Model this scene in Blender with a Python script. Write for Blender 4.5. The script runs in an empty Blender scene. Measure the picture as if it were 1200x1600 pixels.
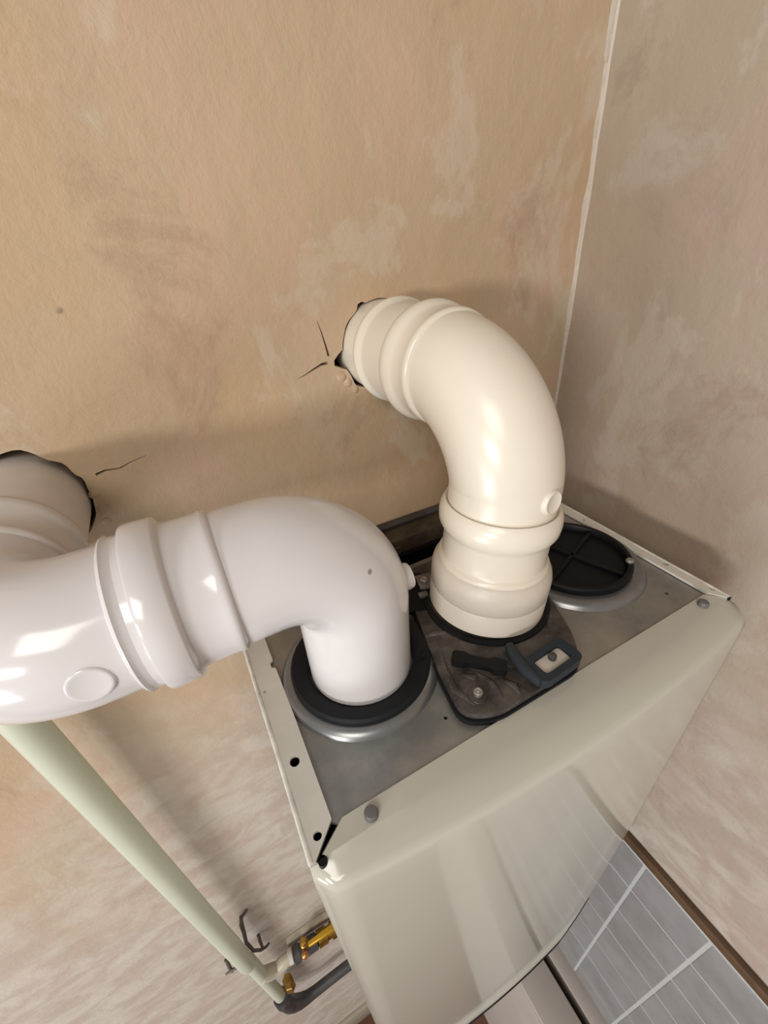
import bpy, bmesh, math, random
from mathutils import Vector, Matrix, noise

S = 0.29                      # one working unit in metres
GZ = 8.35                     # camera height above the floor, in working units
C = bpy.context.scene.collection

# ------------------------------------------------------------------ camera
cam_d = bpy.data.cameras.new('camera')
cam = bpy.data.objects.new('camera', cam_d); C.objects.link(cam)
bpy.context.scene.camera = cam
rows = ((0.88173264, -0.46661618, -0.0694039), (-0.30387396, -0.44924833, -0.84014079), (0.3608437, 0.76186959, -0.53790942))
cx, cy, cz = Vector(rows[0]), -Vector(rows[1]), -Vector(rows[2])
M = Matrix((cx, cy, cz)).transposed().to_4x4()
M.translation = Vector((0, 0, GZ * S))
cam.matrix_world = M
cam_d.sensor_fit = 'VERTICAL'; cam_d.sensor_height = 24.0
cam_d.lens = 24.0 * 658.0 / 1600.0
cam_d.clip_start = 0.01

# ------------------------------------------------------------------ world, light, exposure
sc = bpy.context.scene
w = bpy.data.worlds.new('room_light'); sc.world = w; w.use_nodes = True
w.node_tree.nodes['Background'].inputs[0].default_value = (1.0, 0.95, 0.895, 1)
w.node_tree.nodes['Background'].inputs[1].default_value = 0.40
sc.view_settings.view_transform = 'Standard'; sc.view_settings.look = 'None'
sc.view_settings.exposure = -0.31; sc.view_settings.gamma = 1.0
sc.view_settings.use_curve_mapping = False

def area(name, loc, target, sx, sy, power, col):
    l = bpy.data.lights.new(name, 'AREA'); l.shape = 'RECTANGLE'; l.size = sx * S; l.size_y = sy * S
    l.energy = power; l.color = col
    o = bpy.data.objects.new(name, l); C.objects.link(o)
    o.location = Vector((loc[0] * S, loc[1] * S, (loc[2] + GZ) * S))
    t = Vector((target[0] * S, target[1] * S, (target[2] + GZ) * S))
    o.rotation_euler = (t - o.location).to_track_quat('-Z', 'Y').to_euler()
    return o
area('window_daylight', (-9.8, -6.9, 0.0), (0, 1.0, -1.2), 3.0, 1.3, 82, (1.0, 0.97, 0.94))
area('low_window_daylight', (-9.0, -3.2, -5.0), (0, 1.3, -3.0), 3.4, 3.0, 48, (0.86, 0.94, 1.0))
area('overhead_fill', (-3.2, -3.4, 2.7), (0, 0.6, -1.2), 2.4, 2.4, 20, (1.0, 0.95, 0.88))  # added overhead fill to brighten the boiler top; no known lamp

# ------------------------------------------------------------------ materials
def mat(name, col, rough=0.5, metal=0.0, bump=0.0, bscale=60.0, var=0.0, vscale=8.0, col2=None, spec=0.5, coat=0.0):
    m = bpy.data.materials.new(name); m.use_nodes = True
    nt = m.node_tree; b = nt.nodes['Principled BSDF']
    b.inputs['Base Color'].default_value = (*col, 1); b.inputs['Roughness'].default_value = rough
    b.inputs['Metallic'].default_value = metal; b.inputs['Specular IOR Level'].default_value = spec
    b.inputs['Coat Weight'].default_value = coat; b.inputs['Coat Roughness'].default_value = 0.06
    tc = nt.nodes.new('ShaderNodeTexCoord')
    geo = nt.nodes.new('ShaderNodeNewGeometry')
    if var > 0 or col2:
        n = nt.nodes.new('ShaderNodeTexNoise'); n.inputs['Scale'].default_value = vscale
        n.inputs['Detail'].default_value = 7; n.inputs['Roughness'].default_value = 0.65
        nt.links.new(geo.outputs['Position'], n.inputs['Vector'])
        r = nt.nodes.new('ShaderNodeValToRGB')
        c2 = col2 if col2 else tuple(c * (1 - var) for c in col)
        r.color_ramp.elements[0].position = 0.38; r.color_ramp.elements[0].color = (*c2, 1)
        r.color_ramp.elements[1].position = 0.62; r.color_ramp.elements[1].color = (*col, 1)
        nt.links.new(n.outputs['Fac'], r.inputs['Fac']); nt.links.new(r.outputs['Color'], b.inputs['Base Color'])
    if bump > 0:
        n2 = nt.nodes.new('ShaderNodeTexNoise'); n2.inputs['Scale'].default_value = bscale; n2.inputs['Detail'].default_value = 6
        nt.links.new(geo.outputs['Position'], n2.inputs['Vector'])
        bp = nt.nodes.new('ShaderNodeBump'); bp.inputs['Strength'].default_value = bump; bp.inputs['Distance'].default_value = 0.004
        nt.links.new(n2.outputs['Fac'], bp.inputs['Height']); nt.links.new(bp.outputs['Normal'], b.inputs['Normal'])
    return m

def specks(m, scale, size, col):
    nt = m.node_tree; b = nt.nodes['Principled BSDF']
    geo = nt.nodes.new('ShaderNodeNewGeometry'); v = nt.nodes.new('ShaderNodeTexVoronoi'); v.inputs['Scale'].default_value = scale
    nt.links.new(geo.outputs['Position'], v.inputs['Vector'])
    r = nt.nodes.new('ShaderNodeMapRange'); r.inputs['From Min'].default_value = size; r.inputs['From Max'].default_value = size * 1.5
    r.inputs['To Min'].default_value = 0.8; r.inputs['To Max'].default_value = 0.0; nt.links.new(v.outputs['Distance'], r.inputs['Value'])
    x = nt.nodes.new('ShaderNodeMix'); x.data_type = 'RGBA'; nt.links.new(r.outputs['Result'], x.inputs[0])
    src = b.inputs['Base Color'].links[0].from_socket
    nt.links.new(src, x.inputs[6]); x.inputs[7].default_value = (*col, 1); nt.links.new(x.outputs[2], b.inputs['Base Color'])

def plaster(name, along, base, pink, pale, ochre, dark, seed, low_a, low_b):
    """old bare plaster: trowelled patches of several pigments, scratches and pits"""
    m = bpy.data.materials.new(name); m.use_nodes = True
    nt = m.node_tree; N = nt.nodes; L = nt.links; b = N['Principled BSDF']
    b.inputs['Roughness'].default_value = 0.62; b.inputs['Specular IOR Level'].default_value = 0.3
    geo = N.new('ShaderNodeNewGeometry')
    def noise_(scale, vec_scale=(1, 1, 1), rot=0.0, detail=5, rough=0.6, dist=0.0, off=0.0):
        mp = N.new('ShaderNodeMapping'); mp.inputs['Scale'].default_value = vec_scale
        mp.inputs['Location'].default_value = (off + seed, off * 1.7, off * 0.3)
        mp.inputs['Rotation'].default_value = (0, rot, 0) if along == 'x' else (rot, 0, 0)
        L.new(geo.outputs['Position'], mp.inputs['Vector'])
        n = N.new('ShaderNodeTexNoise'); n.inputs['Scale'].default_value = scale; n.inputs['Detail'].default_value = detail
        n.inputs['Roughness'].default_value = rough; n.inputs['Distortion'].default_value = dist
        L.new(mp.outputs['Vector'], n.inputs['Vector']); return n.outputs['Fac']
    def ramp(fac, a, bb, va=0.0, vb=1.0):
        r = N.new('ShaderNodeMapRange'); r.inputs['From Min'].default_value = a; r.inputs['From Max'].default_value = bb
        r.inputs['To Min'].default_value = va; r.inputs['To Max'].default_value = vb; r.interpolation_type = 'SMOOTHSTEP'
        L.new(fac, r.inputs['Value']); return r.outputs['Result']
    def mix(fac, a, c):
        x = N.new('ShaderNodeMix'); x.data_type = 'RGBA'
        L.new(fac, x.inputs[0])
        for s_, i in ((a, 6), (c, 7)):
            if isinstance(s_, tuple): x.inputs[i].default_value = (*s_, 1)
            else: L.new(s_, x.inputs[i])
        return x.outputs[2]
    sep = N.new('ShaderNodeSeparateXYZ'); L.new(geo.outputs['Position'], sep.inputs[0])
    sv = (1, 1, 0.55)
    c = mix(ramp(noise_(4.5, sv, 0.5, 6, 0.55, 0.6), 0.46, 0.60), base, ochre)
    c = mix(ramp(noise_(6.5, sv, -0.5, 7, 0.6, 0.9, 3), 0.52, 0.60, 0, 0.75), c, pink)
    c = mix(ramp(noise_(9, (1, 1, 0.7), 0.9, 8, 0.62, 0.5, 7), 0.54, 0.60, 0, 0.6), c, pale)
    c = mix(ramp(noise_(21, (1, 1, 0.6), 1.1, 7, 0.7, 0.5, 11), 0.61, 0.69, 0, 0.5), c, pale)
    c = mix(ramp(noise_(9, (1, 1, 0.7), 0.4, 8, 0.7, 0.4, 17), 0.55, 0.68, 0, 0.6), c, dark)
    # the lower part of the wall blends to a paler, pinker colour, with an uneven edge
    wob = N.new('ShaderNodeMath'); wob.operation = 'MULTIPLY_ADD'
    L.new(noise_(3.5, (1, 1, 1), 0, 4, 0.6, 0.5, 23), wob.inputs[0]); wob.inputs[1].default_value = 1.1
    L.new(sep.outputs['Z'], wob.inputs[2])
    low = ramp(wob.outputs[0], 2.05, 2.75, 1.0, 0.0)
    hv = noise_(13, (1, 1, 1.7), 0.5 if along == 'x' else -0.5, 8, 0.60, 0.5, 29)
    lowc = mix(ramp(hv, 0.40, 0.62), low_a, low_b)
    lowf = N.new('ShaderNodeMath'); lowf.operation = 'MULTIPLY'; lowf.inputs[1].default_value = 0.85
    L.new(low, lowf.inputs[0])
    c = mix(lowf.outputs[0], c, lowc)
    # small dark pits
    v = N.new('ShaderNodeTexVoronoi'); v.inputs['Scale'].default_value = 17; L.new(geo.outputs['Position'], v.inputs['Vector'])
    pit = ramp(v.outputs['Distance'], 0.025, 0.06, 0.75, 0.0)
    sel = ramp(noise_(16, (1, 1, 1), 0, 2, 0.5, 0, 31), 0.52, 0.58)
    pm = N.new('ShaderNodeMath'); pm.operation = 'MULTIPLY'; L.new(pit, pm.inputs[0]); L.new(sel, pm.inputs[1])
    c = mix(pm.outputs[0], c, (0.16, 0.11, 0.08))
    L.new(c, b.inputs['Base Color'])
    # relief
    fine = noise_(420, (1, 1, 1), 0, 3, 0.6); med = noise_(70, (1, 1, 0.75), 0.6, 6, 0.68, 0.3, 5); big = noise_(12, (1, 1, 0.8), 0.5, 4, 0.5, 0.4, 9)
    a1 = N.new('ShaderNodeMath'); a1.operation = 'MULTIPLY_ADD'; L.new(fine, a1.inputs[0]); a1.inputs[1].default_value = 0.12; mm_ = N.new('ShaderNodeMath'); mm_.operation = 'MULTIPLY'; mm_.inputs[1].default_value = 0.6; L.new(med, mm_.inputs[0]); L.new(mm_.outputs[0], a1.inputs[2])
    a2 = N.new('ShaderNodeMath'); a2.operation = 'MULTIPLY_ADD'; L.new(big, a2.inputs[0]); a2.inputs[1].default_value = 2.0; L.new(a1.outputs[0], a2.inputs[2])
    strk = N.new('ShaderNodeMath'); strk.operation = 'MULTIPLY'; L.new(hv, strk.inputs[0]); L.new(low, strk.inputs[1])
    a3 = N.new('ShaderNodeMath'); a3.operation = 'MULTIPLY_ADD'; L.new(strk.outputs[0], a3.inputs[0]); a3.inputs[1].default_value = 2.0; L.new(a2.outputs[0], a3.inputs[2])
    bp = N.new('ShaderNodeBump'); bp.inputs['Strength'].default_value = 0.26; bp.inputs['Distance'].default_value = 0.006
    L.new(a3.outputs[0], bp.inputs['Height']); L.new(bp.outputs['Normal'], b.inputs['Normal'])
    return m

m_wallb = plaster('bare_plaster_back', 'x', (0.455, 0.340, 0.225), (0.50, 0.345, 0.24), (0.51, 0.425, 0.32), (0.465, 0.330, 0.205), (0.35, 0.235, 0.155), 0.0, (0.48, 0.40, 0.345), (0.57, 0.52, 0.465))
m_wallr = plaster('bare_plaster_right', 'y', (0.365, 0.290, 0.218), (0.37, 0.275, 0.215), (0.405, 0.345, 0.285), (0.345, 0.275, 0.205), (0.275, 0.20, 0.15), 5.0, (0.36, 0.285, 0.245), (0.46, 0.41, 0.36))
m_gap_shade = mat('painted_gap_shade', (0.012, 0.010, 0.009), 0.9)  # near-black colour paints in the shade inside the wall holes
m_rubble = mat('broken_plaster', (0.40, 0.29, 0.21), 0.9, bump=0.6, bscale=120, col2=(0.25, 0.17, 0.12), vscale=50)
m_fill = mat('corner_filler', (0.50, 0.43, 0.36), 0.85, bump=0.5, bscale=150)
m_cream = mat('cream_plastic', (0.70, 0.64, 0.54), 0.27, var=0.05, vscale=5, spec=0.45)
m_creamd = mat('aged_cream_plastic', (0.60, 0.54, 0.47), 0.42, bump=0.08, bscale=200, var=0.06, vscale=9)
m_white = mat('white_plastic', (0.64, 0.615, 0.615), 0.14, var=0.03, vscale=4, spec=0.5)
m_whited = mat('scuffed_white_plastic', (0.66, 0.62, 0.58), 0.3, var=0.08, vscale=14)
m_gas = mat('pale_green_white_plastic', (0.56, 0.58, 0.46), 0.34, var=0.05, vscale=6)
m_enamel = mat('cream_enamel', (0.49, 0.475, 0.41), 0.12, var=0.03, vscale=3, spec=0.5, coat=0.0)
m_flange = mat('cream_enamel_flange', (0.62, 0.60, 0.54), 0.35, var=0.08, vscale=25)
m_edge = mat('lit_enamel_edge', (0.70, 0.69, 0.63), 0.25, var=0.3, vscale=60)  # lighter enamel paints in the light caught by the folded edge
m_steel = mat('dull_zinc_steel', (0.42, 0.39, 0.34), 0.38, metal=0.6, var=0.25, vscale=5, col2=(0.19, 0.195, 0.19), bump=0.05)
m_collar = mat('pressed_steel_collar', (0.26, 0.26, 0.262), 0.30, metal=0.6, var=0.3, vscale=10)
m_rubber = mat('black_rubber', (0.008, 0.009, 0.011), 0.6, bump=0.1, spec=0.22)
m_black = mat('shade_black', (0.006, 0.006, 0.007), 0.5, bump=0.05, spec=0.18)
m_cast = mat('grimy_cast_plate', (0.115, 0.098, 0.088), 0.5, metal=0.35, bump=0.7, bscale=75, col2=(0.035, 0.029, 0.026), vscale=38)
m_grey = mat('blue_grey_rubber', (0.024, 0.031, 0.038), 0.6, bump=0.1, spec=0.25)
m_screw = mat('zinc_screw', (0.40, 0.38, 0.35), 0.35, metal=0.8)
m_peg = mat('dark_grey_peg', (0.13, 0.125, 0.125), 0.5)
m_rail = mat('old_varnished_rail', (0.10, 0.075, 0.045), 0.6, col2=(0.035, 0.028, 0.018), vscale=30, bump=0.3)
specks(m_cream, 26, 0.035, (0.25, 0.2, 0.15)); specks(m_white, 24, 0.035, (0.2, 0.17, 0.16)); specks(m_flange, 60, 0.08, (0.22, 0.2, 0.17))
m_brass = mat('tarnished_brass', (0.50, 0.30, 0.06), 0.33, metal=0.8, col2=(0.22, 0.12, 0.025), vscale=45)
m_gold = mat('yellow_brass', (0.62, 0.36, 0.03), 0.3, metal=0.5)
m_copper = mat('copper', (0.62, 0.28, 0.10), 0.3, metal=0.8)
m_dark = mat('dark_painted_pipe', (0.075, 0.072, 0.072), 0.45, var=0.4, vscale=30)
m_cable = mat('dark_wire', (0.10, 0.08, 0.065), 0.6)
m_tile = mat('grey_ceramic_tile', (0.27, 0.262, 0.26), 0.24, var=0.12, vscale=9, col2=(0.215, 0.205, 0.20), spec=0.5)
m_grout = mat('pale_grout', (0.42, 0.415, 0.405), 0.85, bump=0.3, bscale=300)
m_trim = mat('brown_tile_trim', (0.115, 0.062, 0.03), 0.5, var=0.3, vscale=20)
m_floor = mat('red_brown_floor', (0.15, 0.055, 0.03), 0.45, col2=(0.10, 0.036, 0.02), vscale=6)
m_cab = mat('off_white_laminate', (0.46, 0.41, 0.37), 0.4, var=0.06, vscale=8)
m_skirt = mat('old_cream_gloss', (0.42, 0.37, 0.29), 0.4, var=0.12, vscale=12)
m_conduit = mat('cream_trunking_plastic', (0.50, 0.44, 0.34), 0.45, var=0.1, vscale=20)

# ------------------------------------------------------------------ helpers (working units)
def W(p): return Vector((p[0] * S, p[1] * S, (p[2] + GZ) * S))

def obj(name, bm, m, parent=None, smooth=True, angle=40, recalc=True):
    """link a bmesh given in working units as one mesh object; the origin is its lowest centre"""
    if recalc: bmesh.ops.recalc_face_normals(bm, faces=bm.faces)
    me = bpy.data.meshes.new(name)
    for v in bm.verts: v.co = W(v.co)
    if parent is not None:
        off = Vector(parent.get('wloc', (0, 0, 0)))
    else:
        xs = [v.co for v in bm.verts]
        off = Vector(((min(v.x for v in xs) + max(v.x for v in xs)) / 2, (min(v.y for v in xs) + max(v.y for v in xs)) / 2, min(v.z for v in xs)))
    for v in bm.verts: v.co -= off
    bm.to_mesh(me); bm.free()
    me.materials.append(m)
    if smooth:
        me.polygons.foreach_set('use_smooth', [True] * len(me.polygons))
        try: me.set_sharp_from_angle(angle=math.radians(angle))
        except Exception: pass
    o = bpy.data.objects.new(name, me); C.objects.link(o)
    if parent is not None:
        o.parent = parent; o['wloc'] = parent['wloc']
    else:
        o.location = off; o['wloc'] = tuple(off)
    return o

def thing(name, loc, label, cat, group=None):
    o = bpy.data.objects.new(name, None); C.objects.link(o)
    o.location = W(loc); o['wloc'] = tuple(W(loc)); o['label'] = label; o['category'] = cat
    o.empty_display_size = 0.02
    if group: o['group'] = group
    return o
def tag(o, label, cat, group=None):
    o['label'] = label; o['category'] = cat
    if group: o['group'] = group
    return o
def struct(o): o['kind'] = 'structure'; return o

def box(bm, x0, x1, y0, y1, z0, z1, bev=0.0):
    t = bmesh.new(); bmesh.ops.create_cube(t, size=1)
    for v in t.verts: v.co = Vector((x0 + (v.co.x + .5) * (x1 - x0), y0 + (v.co.y + .5) * (y1 - y0), z0 + (v.co.z + .5) * (z1 - z0)))
    if bev > 0: bmesh.ops.bevel(t, geom=t.edges[:], offset=bev, segments=2, affect='EDGES', profile=0.5)
    me = bpy.data.meshes.new('t'); t.to_mesh(me); t.free(); bm.from_mesh(me); bpy.data.meshes.remove(me)
    return bm

def B(*a, **k): return box(bmesh.new(), *a, **k)

def frames(path):
    """parallel transported frames along a path"""
    P = [Vector(p) for p in path]; T = []
    for i in range(len(P)):
        a = P[max(0, i - 1)]; b = P[min(len(P) - 1, i + 1)]
        T.append((b - a).normalized())
    u = T[0].orthogonal().normalized(); out = []
    for i, t in enumerate(T):
        u = (u - t * u.dot(t)).normalized()
        out.append((P[i], u, t.cross(u)))
    return out

def tube(bm, path, radii, n=48, caps=True):
    fr = frames(path); rings = []
    for (p, u, v), r in zip(fr, radii):
        rings.append([bm.verts.new(p + (u * math.cos(2 * math.pi * k / n) + v * math.sin(2 * math.pi * k / n)) * r) for k in range(n)])
    for a, b in zip(rings, rings[1:]):
        for k in range(n): bm.faces.new((a[k], a[(k + 1) % n], b[(k + 1) % n], b[k]))
    if caps: bm.faces.new(rings[0]); bm.faces.new(rings[-1])
    return bm

def lathe(bm, base, axis, prof, n=64, caps=True):
    """prof = [(distance along the axis, radius)]; sharp corners keep their own close rings"""
    a = Vector(axis).normalized(); b = Vector(base); u = a.orthogonal().normalized(); v = a.cross(u); rings = []
    for h, r in prof:
        rings.append([bm.verts.new(b + a * h + (u * math.cos(2 * math.pi * k / n) + v * math.sin(2 * math.pi * k / n)) * r) for k in range(n)])
    for p, q in zip(rings, rings[1:]):
        for k in range(n): bm.faces.new((p[k], p[(k + 1) % n], q[(k + 1) % n], q[k]))
    if caps: bm.faces.new(rings[0]); bm.faces.new(rings[-1])
    return bm

def ring(bm, base, axis, prof, n=64):
    """closed profile revolved: a washer or collar"""
    a = Vector(axis).normalized(); b = Vector(base); u = a.orthogonal().normalized(); v = a.cross(u); rings = []
    for h, r in prof:
        rings.append([bm.verts.new(b + a * h + (u * math.cos(2 * math.pi * k / n) + v * math.sin(2 * math.pi * k / n)) * r) for k in range(n)])
    m = len(rings)
    for i in range(m):
        p, q = rings[i], rings[(i + 1) % m]
        for k in range(n): bm.faces.new((p[k], p[(k + 1) % n], q[(k + 1) % n], q[k]))
    return bm

def slab(outline, holes, lo, hi, plane='xy'):
    """polygon with holes, given thickness; plane xy (lo/hi are z), xz (y) or yz (x)"""
    bm = bmesh.new()
    def pt(p, d):
        return {'xy': (p[0], p[1], d), 'xz': (p[0], d, p[1]), 'yz': (d, p[0], p[1])}[plane]
    loops = []; edges = []
    for lp in [outline] + holes:
        vs = [bm.verts.new(pt(p, hi)) for p in lp]
        es = [bm.edges.new((vs[i], vs[(i + 1) % len(vs)])) for i in range(len(vs))]
        loops.append(vs); edges += es
    bmesh.ops.triangle_fill(bm, use_beauty=True, use_dissolve=False, edges=edges)
    top = bm.faces[:]
    lows = {}
    for vs in loops:
        for v in vs:
            co = list(v.co); co[{'xy': 2, 'xz': 1, 'yz': 0}[plane]] = lo
            lows[v] = bm.verts.new(co)
    for f in top: bm.faces.new([lows[v] for v in reversed(f.verts)])
    for vs in loops:
        for i in range(len(vs)):
            a, b = vs[i], vs[(i + 1) % len(vs)]
            bm.faces.new((a, b, lows[b], lows[a]))
    return bm

def circ(cx_, cy_, r, n=20, ry=None): return [(cx_ + r * math.cos(2 * math.pi * k / n), cy_ + (ry or r) * math.sin(2 * math.pi * k / n)) for k in range(n)]

def arc(center, a0, a1, r, e1, e2, n):
    c = Vector(center); e1 = Vector(e1); e2 = Vector(e2)
    return [c + (e1 * math.cos(a0 + (a1 - a0) * k / n) + e2 * math.sin(a0 + (a1 - a0) * k / n)) * r for k in range(n + 1)]

# ------------------------------------------------------------------ the setting
YW, XW, ZF = 1.36, 1.58, -8.35
random.seed(4)
# irregular broken holes round the two flues, with the cracks that run off them
def rough_circle(cx_, cz_, r, n, amp, seed):
    out = []
    for k in range(n):
        a = 2 * math.pi * k / n
        rr = r + amp * noise.noise(Vector((math.cos(a) * 3 + seed, math.sin(a) * 3, seed)))
        out.append((a, rr))
    return out
def hole_loop(cx_, cz_, r, amp, seed, bites, n=72):
    pts = []
    for a, rr in rough_circle(cx_, cz_, r, n, amp, seed):
        for ba, bw, bd in bites:
            d = (a - math.radians(ba) + math.pi) % (2 * math.pi) - math.pi
            if abs(d) < math.radians(bw): rr += bd * (1 - abs(d) / math.radians(bw))
        pts.append((cx_ + rr * math.cos(a), cz_ + rr * math.sin(a)))
    return pts
holeA = hole_loop(0.693, -0.300, 0.1495, 0.004, 1.0, [(118, 8, 0.016), (188, 13, 0.049), (224, 12, 0.012), (150, 18, 0.003)])
holeB = hole_loop(-0.455, -0.560, 0.160, 0.006, 6.0, [(72, 20, 0.022), (38, 14, 0.014), (18, 10, 0.010)])
def crack(path, w0):
    up, dn = [], []
    n = len(path)
    for i, p in enumerate(path):
        q = path[min(i + 1, n - 1)]; o = path[max(i - 1, 0)]
        t = Vector((q[0] - o[0], q[1] - o[1])).normalized(); nn = Vector((-t.y, t.x)); ww = w0 * (1 - i / (n - 1)) + 0.0006
        up.append((p[0] + nn.x * ww, p[1] + nn.y * ww)); dn.append((p[0] - nn.x * ww, p[1] - nn.y * ww))
    return up + dn[::-1]
cracks = [crack([(0.486, -0.3195), (0.462, -0.3215), (0.43, -0.333), (0.405, -0.343), (0.375, -0.352)], 0.0045),
          crack([(0.492, -0.300), (0.487, -0.27), (0.478, -0.225), (0.468, -0.19)], 0.0038),
          crack([(-0.262, -0.505), (-0.235, -0.499), (-0.20, -0.503), (-0.165, -0.492), (-0.12, -0.483)], 0.003)]
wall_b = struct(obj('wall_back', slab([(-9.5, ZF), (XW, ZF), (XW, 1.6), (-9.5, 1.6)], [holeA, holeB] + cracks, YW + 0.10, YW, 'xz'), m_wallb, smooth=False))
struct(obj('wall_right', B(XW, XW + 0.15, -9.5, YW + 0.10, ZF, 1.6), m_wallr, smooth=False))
struct(obj('floor', B(-9.5, XW + 0.15, -9.5, YW + 0.10, ZF - 0.2, ZF), m_floor, smooth=False))
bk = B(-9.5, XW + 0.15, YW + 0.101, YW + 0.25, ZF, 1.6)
o = struct(obj('trim_1', bk, m_gap_shade, smooth=False)); o['label'] = 'black backing painting in the shade of the gaps round the flues'
# skirting board
sk = bmesh.new(); box(sk, -9.5, XW, 1.315, YW, ZF, -7.90, 0.008)
struct(obj('baseboard_back', sk, m_skirt))
# knobbly filler line down the corner
fb = bmesh.new(); prev = None
for i in range(231):
    z = 1.6 - i * 0.0143
    fade = 1.0 if z > -0.25 else max(0.0, 1 - (-0.25 - z) / 0.85)
    a = (0.010 + 0.012 * noise.noise(Vector((z * 9, 1, 0))) + (0.012 if z > 0.45 else 0)) * fade + 0.001
    b = (0.008 + 0.009 * noise.noise(Vector((z * 5, 7, 3)))) * fade + 0.001
    off = 0.006 * noise.noise(Vector((z * 3, 3, 9)))
    cur = [fb.verts.new(p) for p in ((XW - a - 0.004, YW + 0.001, z), (XW - a * 0.5 + off * .2, YW - 0.004 * fade - 0.0008, z), (XW - 0.004 * fade - 0.0008, YW - b * 0.5, z), (XW + 0.001, YW - b - 0.004, z))]
    if prev:
        for k in range(3): fb.faces.new((prev[k], prev[k + 1], cur[k + 1], cur[k]))
    prev = cur
struct(obj('trim_2', fb, m_fill))
# lumps of plaster and debris at the mouths of the holes
for (x, z, r, k) in [(0.527, -0.372, 0.022, 0), (0.548, -0.396, 0.019, 1), (0.575, -0.425, 0.016, 2), (-0.288, -0.560, 0.018, 3), (-0.287, -0.61, 0.020, 4), (-0.292, -0.655, 0.016, 5)]:
    lb = bmesh.new(); bmesh.ops.create_icosphere(lb, subdivisions=2, radius=r)
    for v in lb.verts:
        v.co *= 1 + 0.35 * noise.noise(v.co * 60 + Vector((k * 5, 0, 0))); v.co *= 0.8; v.co.y *= 0.4; v.co += Vector((x, YW + 0.001, z))
    o = obj('plaster_lump', lb, m_wallb, wall_b, angle=30)

# tiled splashback on the right wall: one object per tile
TZ0, TS = -3.06, 0.352
spl = obj('grout_bed', B(XW - 0.0295, XW - 0.0005, -5.2, YW - 0.001, -5.62, -3.045), m_grout, None, smooth=False)
struct(spl); spl.name = 'trim_3'; spl['label'] = 'pale grout bed of the grey tile splashback'
tmesh = None; tn = 0
for r in range(7):
    for c_ in range(-2, 14):
        y1 = 0.224 - (c_) * TS + TS; y0 = y1 - TS
        z1 = TZ0 - r * TS; z0 = z1 - TS
        if y1 > YW: continue
        if tmesh is None:
            t = bmesh.new(); box(t, -0.034, -0.018, -TS / 2 + 0.009, TS / 2 - 0.009, -TS / 2 + 0.009, TS / 2 - 0.009, 0.004)
            for v in t.verts: v.co *= S
            tmesh = bpy.data.meshes.new('tile'); t.to_mesh(tmesh); t.free(); tmesh.materials.append(m_tile)
        o = bpy.data.objects.new('tile', tmesh); C.objects.link(o); o.parent = spl
        o.location = W((XW, (y0 + y1) / 2, (z0 + z1) / 2)) - Vector(spl['wloc'])
        o.rotation_euler = (0, random.uniform(-.004, .004), random.uniform(-.004, .004))
o = struct(obj('trim_4', B(XW - 0.036, XW - 0.0005, -5.2, YW - 0.001, -3.043, -2.975, 0.006), m_trim)); o['label'] = 'brown trim strip along the top of the tiles'

# ------------------------------------------------------------------ white units low down against the tiles
cu = thing('base_cabinet', (1.24, -1.9, ZF), 'off-white laminate cabinet on the floor nearer the room, edge showing below boiler', 'cabinet')
obj('top_panel', B(1.10, 1.375, -5.0, 1.30, -5.46, -5.38, 0.01), m_cab, cu)
obj('side_panel', B(1.115, 1.145, -5.0, 1.30, ZF, -5.465), m_cab, cu)
obj('side_panel', B(1.335, 1.365, -5.0, 1.30, ZF, -5.465), m_cab, cu)
obj('back_panel', B(1.15, 1.33, 1.26, 1.29, ZF, -5.465), m_cab, cu)
ct = thing('narrow_shelf_unit', (1.48, -1.9, ZF), 'narrow off-white unit tight against the tiles beyond a dark gap', 'cabinet')
obj('top_panel', B(1.435, 1.555, -5.0, 1.30, -5.43, -5.37, 0.008), m_cab, ct)
obj('side_panel', B(1.44, 1.47, -5.0, 1.30, ZF, -5.435), m_cab, ct)
obj('side_panel', B(1.52, 1.55, -5.0, 1.30, ZF, -5.435), m_cab, ct)

# ------------------------------------------------------------------ the boiler
XL, XR, YB, ZB = -0.04, 1.345, 1.19, -3.63
bo = thing('boiler', (0.65, 0.75, ZB), 'wall-hung cream boiler with grey steel top and glossy bowed front', 'boiler')
def shell_left():
    bm = bmesh.new(); box(bm, XL, XL + 0.010, 0.385, YB, ZB + 0.04, -1.003); return bm
obj('side_panel', shell_left(), m_flange, bo)
obj('side_panel', B(XR - 0.010, XR, 0.385, YB, ZB + 0.04, -1.003), m_flange, bo)
lf = [(XL, 1.10), (XL - 0.001, 0.60), (XL + 0.001, 0.376), (-0.028, 0.380), (0.026, 0.432), (0.028, 0.70), (0.026, 0.86), (0.016, 0.868), (0.016, 0.885), (0.026, 0.893), (0.026, 1.10)]
obj('side_flange', slab(lf, [circ(-0.006, 0.583, 0.0115, ry=0.013), circ(-0.0105, 0.418, 0.009)], -1.008, -1.000), m_flange, bo, angle=20)
rf = [(XR, 1.10), (XR, 0.376), (1.332, 0.380), (1.302, 0.424), (1.300, 0.80), (1.297, 0.815), (1.303, 0.83), (1.303, 1.10)]
obj('side_flange', slab(rf, [circ(1.328, 0.574, 0.010), circ(1.333, 0.425, 0.009)], -1.008, -1.000), m_flange, bo, angle=20)
obj('casing_shade_back', B(XL + 0.011, XR - 0.011, 1.17, 1.19, ZB + 0.04, -1.06), m_black, bo, smooth=False)
obj('casing_shade_liner', B(XL + 0.012, XR - 0.012, 0.39, 1.05, ZB + 0.05, -1.06), m_black, bo, smooth=False)  # black liner and back paint in the dark of the casing's inside
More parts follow.
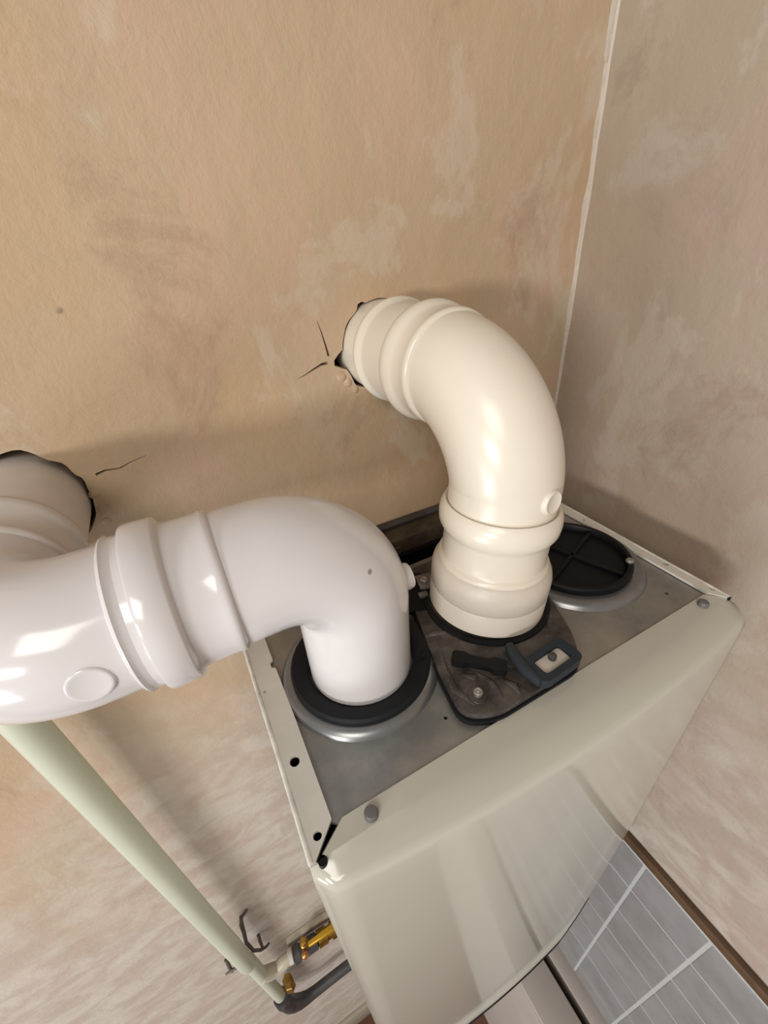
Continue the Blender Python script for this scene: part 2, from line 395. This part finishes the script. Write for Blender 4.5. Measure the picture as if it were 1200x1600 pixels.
for xe, sgn in ((XL + 0.003, 1), (XR - 0.003, -1)):
    bm = bmesh.new(); tube(bm, [(xe, 0.380, -1.004), (xe + 0.001 * sgn, 0.62, -1.004), (xe - 0.0005 * sgn, 0.85, -1.004), (xe, 1.185, -1.004)], [0.0065] * 4, 10); obj('folded_edge', bm, m_edge, bo)
# steel top with pressed rim at its back edge and small holes
th = [circ(0.31, 0.575, 0.007, 10), circ(1.21, 0.49, 0.006, 10), circ(0.36, 0.50, 0.005, 10)]
obj('top_plate', slab([(0.004, 0.448), (0.030, 0.426), (0.046, 0.405), (1.325, 0.405), (1.325, 1.055), (0.004, 1.055)], th, -1.022, -1.011), m_steel, bo, angle=25)

# front panel: bowed skin that rolls over at the top edge and at both sides
def front_panel():
    bm = bmesh.new()
    NX = 40
    def front_y(t):                       # bow of the skin, t in 0..1 from left to right
        return (0.335 * (1 - t) + 0.312 * t) - 0.047 * (1 - (2 * t - 1) ** 2) ** 0.9
    prof = [(-1.0035, None), (-1.0035, 0.085), (-1.005, 0.066), (-1.011, 0.042), (-1.021, 0.016), (-1.028, 0.006), (-1.038, 0.0015), (-1.052, 0.0), (-1.12, -0.0005)]
    z = -1.12
    while z > -3.5: z -= 0.16; prof.append((max(z, -3.5), 0.0 + 0.010 * ((-1.12 - z) / 2.4) ** 2))
    prof += [(-3.545, 0.008), (-3.56, -0.001), (-3.615, -0.006), (-3.628, -0.004), (-3.634, 0.006), (-3.634, 0.040)]
    rows_ = []
    for zi, ins in prof:
        row = []
        inner = ins is None
        top = zi > -1.03
        tx = 0.0 if not top else min(1, ins / 0.085 if ins is not None else 1)
        # left side return
        ysl = 0.380 if ins is None or ins > 0.03 else 0.388
        if inner:
            pts = [(0.046 + 0.0003 * k, 0.4245) for k in range(6)] + [(0.048 + (1.290 - 0.048) * k / NX, 0.425) for k in range(NX + 1)] + [(1.2903 + 0.0003 * k, 0.4245) for k in range(6)]
        else:
            i_ = min(ins, 0.05); rr = 0.035
            x0 = XL - 0.004 + i_ * 0.35; x1 = XR + 0.008 - i_ * 0.2
            if top and ins > 0.03: x0 = XL + 0.016; x1 = XR - 0.006
            pts = []
            yl = front_y(0.0) + ins; yr = front_y(1.0) + ins
            rl = min(rr, max(0.004, ysl - yl))
            for k in range(6): pts.append((x0, ysl + (yl + rr * 0.9 - ysl) * k / 6 if yl + rr * .9 < ysl else ysl - 0.0006 * k))
            for k in range(NX + 1):
                t = k / NX; te = t
                x = x0 + (x1 - x0) * (0.5 - 0.5 * math.cos(math.pi * t)) if False else x0 + (x1 - x0) * t
                d = min(x - x0, x1 - x); add = 0.0
                if d < rr: add = rr - math.sqrt(max(0, rr * rr - (rr - d) ** 2))
                e_ = ins if not (zi < -3.55 and ins < 0.008) else 0.010 + (ins - 0.010) * min(1.0, max(0.0, (d - 0.06) / 0.22))
                pts.append((x, min(ysl, front_y(t) + e_ + add * 0.9)))
            for k in range(6): 
                yy = yr + rr * .9
                pts.append((x1, (yy + (ysl - yy) * (k + 1) / 6) if yy < ysl else ysl - 0.0006 * (5 - k)))
        for (x, y) in pts:
            zz = zi
            if zi < -2.9:                # lower corners sweep up
                d = min(x - XL, XR - x); q = max(0.0, 1 - d / 0.34)
                lift = 0.30 * q ** 2.2
                zz = zi + lift * ((-2.9 - zi) / (3.63 - 2.9))
            row.append(bm.verts.new((x, y, zz)))
        rows_.append(row)
    for a, b in zip(rows_, rows_[1:]):
        for k in range(len(a) - 1): bm.faces.new((a[k], a[k + 1], b[k + 1], b[k]))
    bmesh.ops.remove_doubles(bm, verts=bm.verts[:], dist=0.0008)
    return bm
fp = obj('front_panel', front_panel(), m_enamel, bo, angle=50)
# dark strip added to draw the shadow gap along the panel's lower edge
sp = []
for k in range(41):
    t = k / 40; x = XL + 0.01 + (XR - XL - 0.02) * t
    q = max(0.0, 1 - min(x - XL, XR - x) / 0.34)
    yy = (0.335 * (1 - t) + 0.312 * t) - 0.047 * (1 - (2 * t - 1) ** 2) ** 0.9
    sp.append((x, yy - 0.003 + 0.012 * max(0, 1 - min(t, 1 - t) / 0.2) + (0.03 * max(0, 1 - min(t, 1 - t) / 0.02)), -3.640 + 0.30 * q ** 2.2))
bm = bmesh.new(); tube(bm, sp, [0.0025 + 0.005 * min(1, min(k, 40 - k) / 9) for k in range(41)], 10); obj('edge_gap_shade', bm, m_rubber, bo)
for (x, y, l_) in ((0.102, 0.398, 'peg'), (1.242, 0.400, 'peg')):
    pb = bmesh.new(); lathe(pb, (x, y, -1.004), (0, 0, 1), [(0, 0.015), (0.012, 0.015), (0.016, 0.012), (0.017, 0.004)], 20)
    obj('plug', pb, m_peg, fp)
# cut-out notch at the left front corner, its shade between flange and panel put in as a black plug
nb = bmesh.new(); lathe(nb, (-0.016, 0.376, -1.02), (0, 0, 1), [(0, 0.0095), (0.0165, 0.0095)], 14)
obj('corner_shade_plug', nb, m_black, bo)
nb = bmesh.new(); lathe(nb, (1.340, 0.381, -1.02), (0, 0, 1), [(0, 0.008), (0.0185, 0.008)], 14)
obj('corner_shade_plug', nb, m_black, bo)
ub = obj('underside', B(XL + 0.02, XR - 0.02, 0.37, YB - 0.01, ZB + 0.03, ZB + 0.048), m_dark, bo, smooth=False)

# port collars pressed into the top plate
def collar(name, c, r0, r1):
    bm = bmesh.new()
    ring(bm, (c[0], c[1], -1.012), (0, 0, 1), [(0, r1 + 0.004), (0.006, r1), (0.012, r1 - 0.004), (0.019, r1 - 0.014), (0.021, r1 - 0.022), (0.016, r0 + 0.006), (0.008, r0), (0, r0)], 72)
    return obj(name, bm, m_collar, bo, angle=60)
collar('left_collar', (0.243, 0.755), 0.150, 0.220).name = 'collar'
collar('right_collar', (1.080, 0.757), 0.150, 0.236).name = 'collar'
# black gasket ring round the left pipe
bm = bmesh.new(); ring(bm, (0.246, 0.752, -0.995), (0, 0, 1), [(0, 0.196), (0.018, 0.196), (0.025, 0.190), (0.022, 0.165), (0.010, 0.146), (0.0, 0.146)], 72)
g = obj('gasket', bm, m_rubber, bo)
bm = bmesh.new(); lathe(bm, (0.395, 0.660, -0.967), (0, 0, 1), [(0, 0.010), (0.006, 0.010), (0.008, 0.006)], 6); obj('screw', bm, m_black, g)
# black blanking cap with cross ribs on the right port
bm = bmesh.new()
ring(bm, (1.083, 0.760, -0.996), (0, 0, 1), [(0, 0.194), (0.022, 0.194), (0.028, 0.188), (0.028, 0.176), (0.020, 0.172), (0.0, 0.172)], 72)
cap = obj('blanking_cap', bm, m_black, bo)
bm = bmesh.new(); lathe(bm, (1.083, 0.760, -0.996), (0, 0, 1), [(0, 0.171), (0.006, 0.171), (0.010, 0.02), (0.010, 0.001)], 64); obj('disc', bm, m_black, cap)
for a in (20, 110):
    bm = bmesh.new(); box(bm, -0.168, 0.168, -0.007, 0.007, -0.991, -0.975, 0.002)
    bmesh.ops.rotate(bm, verts=bm.verts[:], cent=(0, 0, 0), matrix=Matrix.Rotation(math.radians(a), 3, 'Z')); bmesh.ops.translate(bm, verts=bm.verts[:], vec=(1.083, 0.760, 0))
    obj('rib', bm, m_black, cap)
bm = bmesh.new(); lathe(bm, (1.200, 0.625, -0.968), (0, 0, 1), [(0, 0.013), (0.005, 0.013), (0.009, 0.009), (0.0085, 0.006), (0.004, 0.005), (0.004, 0.001)], 20); obj('screw', bm, m_screw, cap)

# cast manifold plate under the middle pipe
def round_poly(pts, r, seg=5):
    out = []; n = len(pts)
    for i in range(n):
        p = Vector(pts[i]); a = (Vector(pts[i - 1]) - p); b = (Vector(pts[(i + 1) % n]) - p)
        rr = min(r, a.length * .45, b.length * .45); s = p + a.normalized() * rr; e = p + b.normalized() * rr
        for k in range(seg + 1):
            t = k / seg; out.append(tuple((s * (1 - t) ** 2 + p * 2 * t * (1 - t) + e * t * t)))
    return out
pl = round_poly([(0.500, 1.00), (0.475, 0.84), (0.420, 0.66), (0.385, 0.47), (0.46, 0.428), (0.74, 0.428), (0.80, 0.50), (0.865, 0.66), (0.90, 0.90), (0.86, 1.00)], 0.09)
obj('gasket_strip', slab([(0.655 + (x - 0.655) * 1.025, 0.72 + (y - 0.72) * 1.022) for x, y in pl], [], -1.011, -0.994), m_rubber, bo)
cast = obj('manifold_plate', slab(pl, [], -0.994, -0.976), m_cast, bo)
# webs on the casting
for pts in (((0.448, 0.66), (0.425, 0.60), (0.412, 0.53), (0.430, 0.475)), ((0.490, 0.545), (0.505, 0.50), (0.500, 0.455)), ((0.535, 0.495), (0.550, 0.465), (0.545, 0.440)),
            ((0.760, 0.560), (0.800, 0.590), (0.828, 0.640), (0.838, 0.70)), ((0.735, 0.545), (0.765, 0.520), (0.775, 0.500)), ((0.440, 0.72), (0.470, 0.715), (0.505, 0.70)), ((0.455, 0.560), (0.480, 0.535), (0.470, 0.520))):
    bm = bmesh.new(); tube(bm, [(x, y, -0.984) for x, y in pts], [0.010] + [0.0135] * (len(pts) - 2) + [0.009], 10); obj('web', bm, m_cast, cast)
bm = bmesh.new(); ring(bm, (0.690, 0.754, -0.977), (0, 0, 1), [(0, 0.197), (0.006, 0.195), (0.009, 0.190), (0.009, 0.181), (0, 0.179)], 64); obj('socket_rim', bm, m_black, cast)
bm = bmesh.new(); lathe(bm, (0.452, 0.492, -0.977), (0, 0, 1), [(0, 0.026), (0.004, 0.024), (0.005, 0.018)], 24); w_ = obj('screw', bm, m_cast, cast)
bm = bmesh.new(); lathe(bm, (0.452, 0.492, -0.972), (0, 0, 1), [(0, 0.012), (0.010, 0.012), (0.012, 0.009), (0.009, 0.005), (0.009, 0.001)], 16); obj('screw', bm, m_screw, cast)
# black dog-bone grommet
bm = bmesh.new()
d = (Vector((0.553, 0.517)) - Vector((0.466, 0.603))); L_ = d.length; dn = d.normalized(); nn = Vector((-dn.y, dn.x)); c0 = (Vector((0.553, 0.517)) + Vector((0.466, 0.603))) / 2
half = [(-L_ / 2 - .012, -.018), (-L_ / 2 - .012, .018), (-L_ / 2 + .022, .021), (-L_ / 2 + .034, .013), (L_ / 2 - .034, .013), (L_ / 2 - .022, .021), (L_ / 2 + .012, .018), (L_ / 2 + .012, -.018), (L_ / 2 - .022, -.021), (L_ / 2 - .034, -.013), (-L_ / 2 + .034, -.013), (-L_ / 2 + .022, -.021)]
dog = round_poly([tuple(c0 + dn * a + nn * b) for a, b in half], 0.010, 3)
obj('grommet', slab(dog, [], -0.976, -0.955), m_black, cast)
# blue-grey rubber frame round a screw terminal
loc = Vector((0.672, 0.462))
ex = Vector((1.0, 0.06)).normalized(); ey = Vector((-ex.y, ex.x))
def rr_(a, b, r): return round_poly([tuple(loc + ex * x + ey * y) for x, y in ((-a, -b), (a, -b), (a, b), (-a, b))], r, 5)
obj('terminal_frame', slab(rr_(0.074, 0.042, 0.024), [rr_(0.050, 0.024, 0.012)], -0.976, -0.947), m_grey, cast, angle=35)
tp = obj('terminal_plate', slab(rr_(0.049, 0.023, 0.011), [], -0.975, -0.960), m_creamd, cast)
bm = bmesh.new(); lathe(bm, (0.680, 0.470, -0.960), (0, 0, 1), [(0, 0.011), (0.012, 0.011), (0.014, 0.006)], 14); obj('screw', bm, m_dark, tp)
bm = bmesh.new(); tube(bm, [(0.615, 0.56, -0.965), (0.600, 0.52, -0.958), (0.594, 0.47, -0.957), (0.600, 0.430, -0.960)], [0.014, 0.017, 0.017, 0.013], 12); obj('rubber_lead', bm, m_grey, cast)
# clip with screw at the back left of the casting
bm = bmesh.new(); box(bm, 0.500, 0.560, 0.80, 0.98, -0.990, -0.9735, 0.003); bmesh.ops.rotate(bm, verts=bm.verts[:], cent=(0.53, 0.89, 0), matrix=Matrix.Rotation(math.radians(-24), 3, 'Z')); bmesh.ops.translate(bm, verts=bm.verts[:], vec=(-0.018, 0.006, 0)); obj('clip_slot', bm, m_black, bo)
cl = bmesh.new(); box(cl, 0.53, 0.585, 0.875, 0.945, -0.973, -0.962, 0.003); box(cl, 0.515, 0.545, 0.842, 0.862, -0.973, -0.960, 0.002)
bmesh.ops.rotate(cl, verts=cl.verts[:], cent=(0.55, 0.89, 0), matrix=Matrix.Rotation(math.radians(-14), 3, 'Z')); cl = obj('clip', cl, m_collar, bo)
bm = bmesh.new(); lathe(bm, (0.560, 0.912, -0.962), (0, 0, 1), [(0, 0.014), (0.004, 0.014), (0.008, 0.009), (0.006, 0.003)], 16); obj('screw', bm, m_screw, cl)

# mounting rail on the wall behind the boiler
rl = thing('mounting_rail', (0.65, 1.30, -1.1), 'dark old varnished mounting rail on the wall behind the boiler', 'rail')
bm = bmesh.new(); box(bm, -0.02, XR - 0.02, 1.202, 1.262, -1.13, -1.004, 0.006); obj('rail', bm, m_rail, rl)
obj('back_board', B(-0.02, XR - 0.02, 1.263, YW - 0.002, -1.16, -1.03, 0.004), m_rail, rl)
obj('upper_lip', B(-0.02, XR - 0.02, 1.318, YW - 0.003, -1.029, -1.012, 0.003), m_dark, rl)
obj('bracket', B(0.59, 0.63, 1.192, 1.201, -1.10, -1.03, 0.003), m_collar, rl)

# ------------------------------------------------------------------ flue pipes
def boss(parent, p, n, r, h, m):
    bm = bmesh.new(); lathe(bm, p, n, [(-0.03, r), (h * .6, r), (h * .9, r * .93), (h, r * .84), (h * .93, r * .76), (h * .93, 0.001)], 40)
    return obj('boss', bm, m, parent, angle=50)

# middle pipe: collar, stepped adaptor, long bend into the back wall
fa = thing('flue_pipe', (0.69, 0.754, -0.975), 'cream flue pipe rising from the middle of the boiler and bending into wall', 'pipe')
AX = Vector((0.690, 0.754, -0.9755)); AT = Vector((0.034, 0.0, 0.40)).normalized()
bm = bmesh.new(); lathe(bm, AX, AT, [(0, 0.160), (0.0, 0.172), (0.004, 0.177), (0.072, 0.178), (0.075, 0.1765), (0.078, 0.1765)], 72); c1 = obj('lower_collar', bm, m_creamd, fa)
bm = bmesh.new(); lathe(bm, AX + AT * 0.0785, AT, [(0, 0.176), (0.003, 0.1785), (0.050, 0.1785), (0.070, 0.174), (0.082, 0.166), (0.088, 0.160), (0.090, 0.153)], 72); obj('upper_collar', bm, m_creamd, fa)
bm = bmesh.new(); lathe(bm, AX + AT * 0.165, AT, [(0, 0.162), (0.008, 0.163), (0.014, 0.158), (0.018, 0.153), (0.024, 0.151), (0.098, 0.151), (0.106, 0.154), (0.114, 0.161), (0.128, 0.168), (0.150, 0.170), (0.172, 0.167), (0.186, 0.161), (0.192, 0.156), (0.189, 0.150), (0.16, 0.147)], 72); obj('adaptor', bm, m_cream, fa, angle=60)
# bend
p0 = AX + AT * 0.30; zh = -0.300; RB = 0.262
dirv = Vector((0, 1, 0))
start = Vector((0.690 + 0.034 / 0.40 * (zh - RB + 0.9755), 0.754, zh - RB))
path = [p0, p0.lerp(start, .5)] + []
for k in range(25):
    a = math.pi / 2 * k / 24
    x = start.x + (0.694 - start.x) * (k / 24)
    path.append(Vector((x, 0.754 + RB * (1 - math.cos(a)), zh - RB + RB * math.sin(a))))
ye = path[-1].y
bm = bmesh.new(); tube(bm, path, [0.149] * len(path), 64); eb = obj('bend', bm, m_cream, fa)
boss(eb, (0.722 + 0.140 * math.sin(math.radians(8)), 0.754 - 0.140 * math.cos(math.radians(8)), -0.565), (math.sin(math.radians(8)), -math.cos(math.radians(8)), 0.05), 0.034, 0.017, m_cream)
def hprof(y, pts): return [(a - y, r) for a, r in pts]
bm = bmesh.new(); lathe(bm, (0.694, 0.950, zh - 0.004), (0, 1, 0.012), hprof(0.950, [(0.950, 0.148), (0.956, 0.1545), (0.964, 0.1565), (0.974, 0.153), (1.022, 0.1525), (1.032, 0.158), (1.042, 0.166), (1.060, 0.168), (1.078, 0.164), (1.090, 0.155), (1.094, 0.149), (1.098, 0.14)]), 72); obj('socket', bm, m_cream, fa, angle=60)
bm = bmesh.new(); lathe(bm, (0.694, 1.07, zh), (0, 1, 0), hprof(1.07, [(1.07, 0.149), (1.215, 0.149), (1.228, 0.149), (1.238, 0.158), (1.250, 0.1615), (1.264, 0.158), (1.272, 0.149), (1.275, 0.1475), (1.290, 0.147), (1.455, 0.146)]), 72); obj('wall_pipe', bm, m_cream, fa, angle=60)

# left pipe: short rise, tight bend, coupling, second bend into the wall
fb_ = thing('air_pipe', (0.249, 0.752, -0.99), 'glossy white air pipe from left port, bending left then into wall', 'pipe')
ZP = -0.560; R1 = 0.190; r_ = 0.141
path = [Vector((0.246, 0.752, -0.990)), Vector((0.247, 0.752, -0.88)), Vector((0.248, 0.752, -0.80))]
for k in range(25):
    a = math.pi / 2 * k / 24
    path.append(Vector((0.249 - R1 * (1 - math.cos(a)), 0.752, ZP - R1 + R1 * math.sin(a))))
path.append(Vector((-0.02, 0.752, ZP)))
bm = bmesh.new(); tube(bm, path, [r_] * 3 + [r_ + 0.001] * 26, 64); e1 = obj('bend', bm, m_white, fb_)
boss(e1, (0.374, 0.735, -0.735), (1, -0.1, 0.08), 0.036, 0.034, m_white)
def xprof(x, pts): return [(x - a, r) for a, r in pts]
bm = bmesh.new(); lathe(bm, (0.02, 0.752, ZP), (-1, 0, 0), xprof(0.02, [(-0.012, 0.1425), (-0.016, 0.1485), (-0.026, 0.151), (-0.034, 0.1475), (-0.088, 0.1475), (-0.100, 0.150), (-0.105, 0.161), (-0.109, 0.1645), (-0.156, 0.1655), (-0.161, 0.163), (-0.163, 0.152), (-0.182, 0.149)]), 72); obj('socket', bm, m_white, fb_, angle=45)
bm = bmesh.new(); lathe(bm, (-0.178, 0.752, ZP), (-1, 0, 0), xprof(-0.178, [(-0.160, 0.150), (-0.187, 0.150), (-0.192, 0.1545), (-0.197, 0.152), (-0.201, 0.143)]), 72); obj('rim', bm, m_white, fb_, angle=45)
R2 = 0.200
path = [Vector((-0.190, 0.752, ZP)), Vector((-0.235, 0.752, ZP))]
for k in range(1, 25):
    a = math.pi / 2 * k / 24
    path.append(Vector((-0.255 - R2 * math.sin(a), 0.752 + R2 * (1 - math.cos(a)), ZP)))
path.append(Vector((-0.455, 1.0, ZP)))
bm = bmesh.new(); tube(bm, path, [0.142] * len(path), 64); e2 = obj('bend', bm, m_white, fb_)
boss(e2, (-0.256, 0.752 - 0.130, ZP - 0.005), (-0.05, -0.99, 0.05), 0.037, 0.014, m_white)
bm = bmesh.new(); lathe(bm, (-0.455, 0.985, ZP), (0, 1, 0), [(0, 0.143), (0.005, 0.149), (0.014, 0.151), (0.022, 0.147), (0.085, 0.148), (0.095, 0.158), (0.112, 0.163), (0.130, 0.160), (0.140, 0.152), (0.148, 0.1495), (0.152, 0.149), (0.170, 0.149), (0.470, 0.149)], 72); obj('wall_socket', bm, m_whited, fb_, angle=60)

# ------------------------------------------------------------------ pipework on the back wall below
gp = thing('waste_pipe', (-0.668, 1.15, -4.9), 'pale greenish white plastic pipe running down the back wall at left', 'pipe')
bm = bmesh.new(); tube(bm, [(-0.712, 1.222, 1.2), (-0.712, 1.222, -1.5), (-0.712, 1.222, -3.98), (-0.712, 1.222, -4.03)], [0.053, 0.053, 0.053, 0.048], 32); obj('upper_length', bm, m_gas, gp)
bm = bmesh.new(); tube(bm, [(-0.703, 1.235, -4.03), (-0.703, 1.235, -5.07)], [0.044, 0.044], 28); obj('lower_length', bm, m_gas, gp)
bm = bmesh.new(); tube(bm, [(-0.700, 1.235, -4.42), (-0.650, 1.235, -4.47), (-0.60, 1.235, -4.50), (-0.545, 1.238, -4.47), (-0.50, 1.242, -4.47)], [0.050, 0.050, 0.046, 0.046, 0.042], 24); obj('side_branch', bm, m_conduit, gp)
bm = bmesh.new(); lathe(bm, (-0.512, 1.242, -4.47), (1, 0, -0.12), [(0, 0.03), (0.002, 0.05), (0.03, 0.05), (0.034, 0.03)], 24); obj('branch_end', bm, m_whited, gp)
pc = thing('pipe_clip', (-0.712, 1.30, -4.0), 'thin dark wire clip holding the pale pipe to the wall', 'clip')
bm = bmesh.new(); tube(bm, [(-0.585, 1.352, -3.62), (-0.632, 1.335, -3.62), (-0.648, 1.32, -3.68), (-0.662, 1.315, -3.80), (-0.680, 1.30, -3.92), (-0.668, 1.28, -4.06), (-0.640, 1.30, -4.20), (-0.612, 1.315, -4.25), (-0.590, 1.33, -4.27)], [0.006, 0.013, 0.015, 0.013, 0.012, 0.011, 0.010, 0.010, 0.007], 10); obj('wire', bm, m_cable, pc)
bm = bmesh.new(); tube(bm, [(-0.624, 1.352, -4.09), (-0.626, 1.33, -4.12), (-0.630, 1.31, -4.21)], [0.012, 0.012, 0.009], 10); obj('wire_hook', bm, m_cable, pc)
bm = bmesh.new(); tube(bm, [(-0.862, 1.352, -4.13), (-0.860, 1.32, -4.20), (-0.850, 1.30, -4.23)], [0.012, 0.013, 0.010], 10); obj('wire_hook', bm, m_cable, pc)
bm = bmesh.new(); tube(bm, [(-0.895, 1.31, -4.23), (-0.85, 1.30, -4.20), (-0.79, 1.29, -4.19)], [0.006, 0.010, 0.008], 10); obj('wire_end', bm, m_cable, pc)

gv = thing('gas_valve', (-0.35, 1.235, -4.6), 'tarnished brass valve with gold lever and dark nut left of the boiler', 'valve')
ax = Vector((1, 0, -0.10))
bm = bmesh.new(); lathe(bm, (-0.478, 1.242, -4.50), ax, [(0, 0.040), (0.004, 0.060), (0.05, 0.060), (0.054, 0.05), (0.070, 0.05), (0.074, 0.057), (0.185, 0.055), (0.19, 0.04)], 20); obj('nut', bm, m_dark, gv, angle=20)
bm = bmesh.new(); lathe(bm, (-0.288, 1.242, -4.52), ax, [(0, 0.040), (0.004, 0.058), (0.075, 0.058), (0.079, 0.046), (0.11, 0.046), (0.114, 0.060), (0.19, 0.060), (0.195, 0.036), (0.60, 0.036)], 8); obj('body', bm, m_brass, gv, angle=30)
bm = bmesh.new(); bmesh.ops.create_uvsphere(bm, u_segments=20, v_segments=14, radius=0.027)
for v in bm.verts: v.co += Vector((-0.388, 1.178, -4.40))
obj('cap', bm, m_copper, gv)
bm = bmesh.new(); lathe(bm, (-0.372, 1.235, -4.45), (0.0, 0, 1), [(0, 0.032), (0.08, 0.032), (0.085, 0.026), (0.125, 0.024), (0.13, 0.01)], 14); obj('spindle', bm, m_brass, gv)
bm = bmesh.new(); box(bm, -0.345, -0.08, 1.175, 1.225, -4.36, -4.325, 0.010)
for v in bm.verts:
    if v.co.x < -0.25: v.co.y += (1.2 - v.co.y) * 0.35
obj('lever', bm, m_gold, gv)

gf = thing('brass_coupling', (-0.61, 1.235, -5.0), 'small brass coupling between white branch and dark pipe elbow', 'fitting')
bm = bmesh.new(); lathe(bm, (-0.612, 1.235, -5.06), (0.08, 0, 1), [(0, 0.030), (0.004, 0.044), (0.10, 0.044), (0.105, 0.032), (0.13, 0.032), (0.134, 0.042), (0.20, 0.042), (0.205, 0.02)], 6); obj('nut', bm, m_brass, gf, angle=20)

gd = thing('gas_pipe', (-0.3, 1.235, -5.6), 'dark pipe with elbow running right to under the boiler', 'pipe')
pth = [(-0.703, 1.235, -5.10), (-0.703, 1.235, -5.30), (-0.69, 1.235, -5.42), (-0.665, 1.235, -5.50), (-0.62, 1.235, -5.565), (-0.56, 1.235, -5.60), (-0.49, 1.235, -5.60), (-0.40, 1.235, -5.59), (-0.1, 1.235, -5.58), (0.30, 1.235, -5.58), (0.37, 1.235, -5.54), (0.40, 1.235, -5.45), (0.40, 1.235, -5.10)]
bm = bmesh.new(); tube(bm, pth, [0.058, 0.060, 0.062, 0.060, 0.055, 0.048] + [0.043] * 7, 24); obj('run', bm, m_dark, gd, angle=60)
bm = bmesh.new(); lathe(bm, (-0.703, 1.235, -5.24), (0, 0, 1), [(0, 0.058), (0.005, 0.068), (0.10, 0.068), (0.105, 0.05)], 8); obj('nut', bm, m_dark, gd, angle=20)

tag(obj('trunking', B(-0.50, 1.2, 1.315, YW - 0.001, -4.86, -4.47, 0.006), m_conduit), 'cream trunking fixed along the wall behind the brass valve', 'trunking')
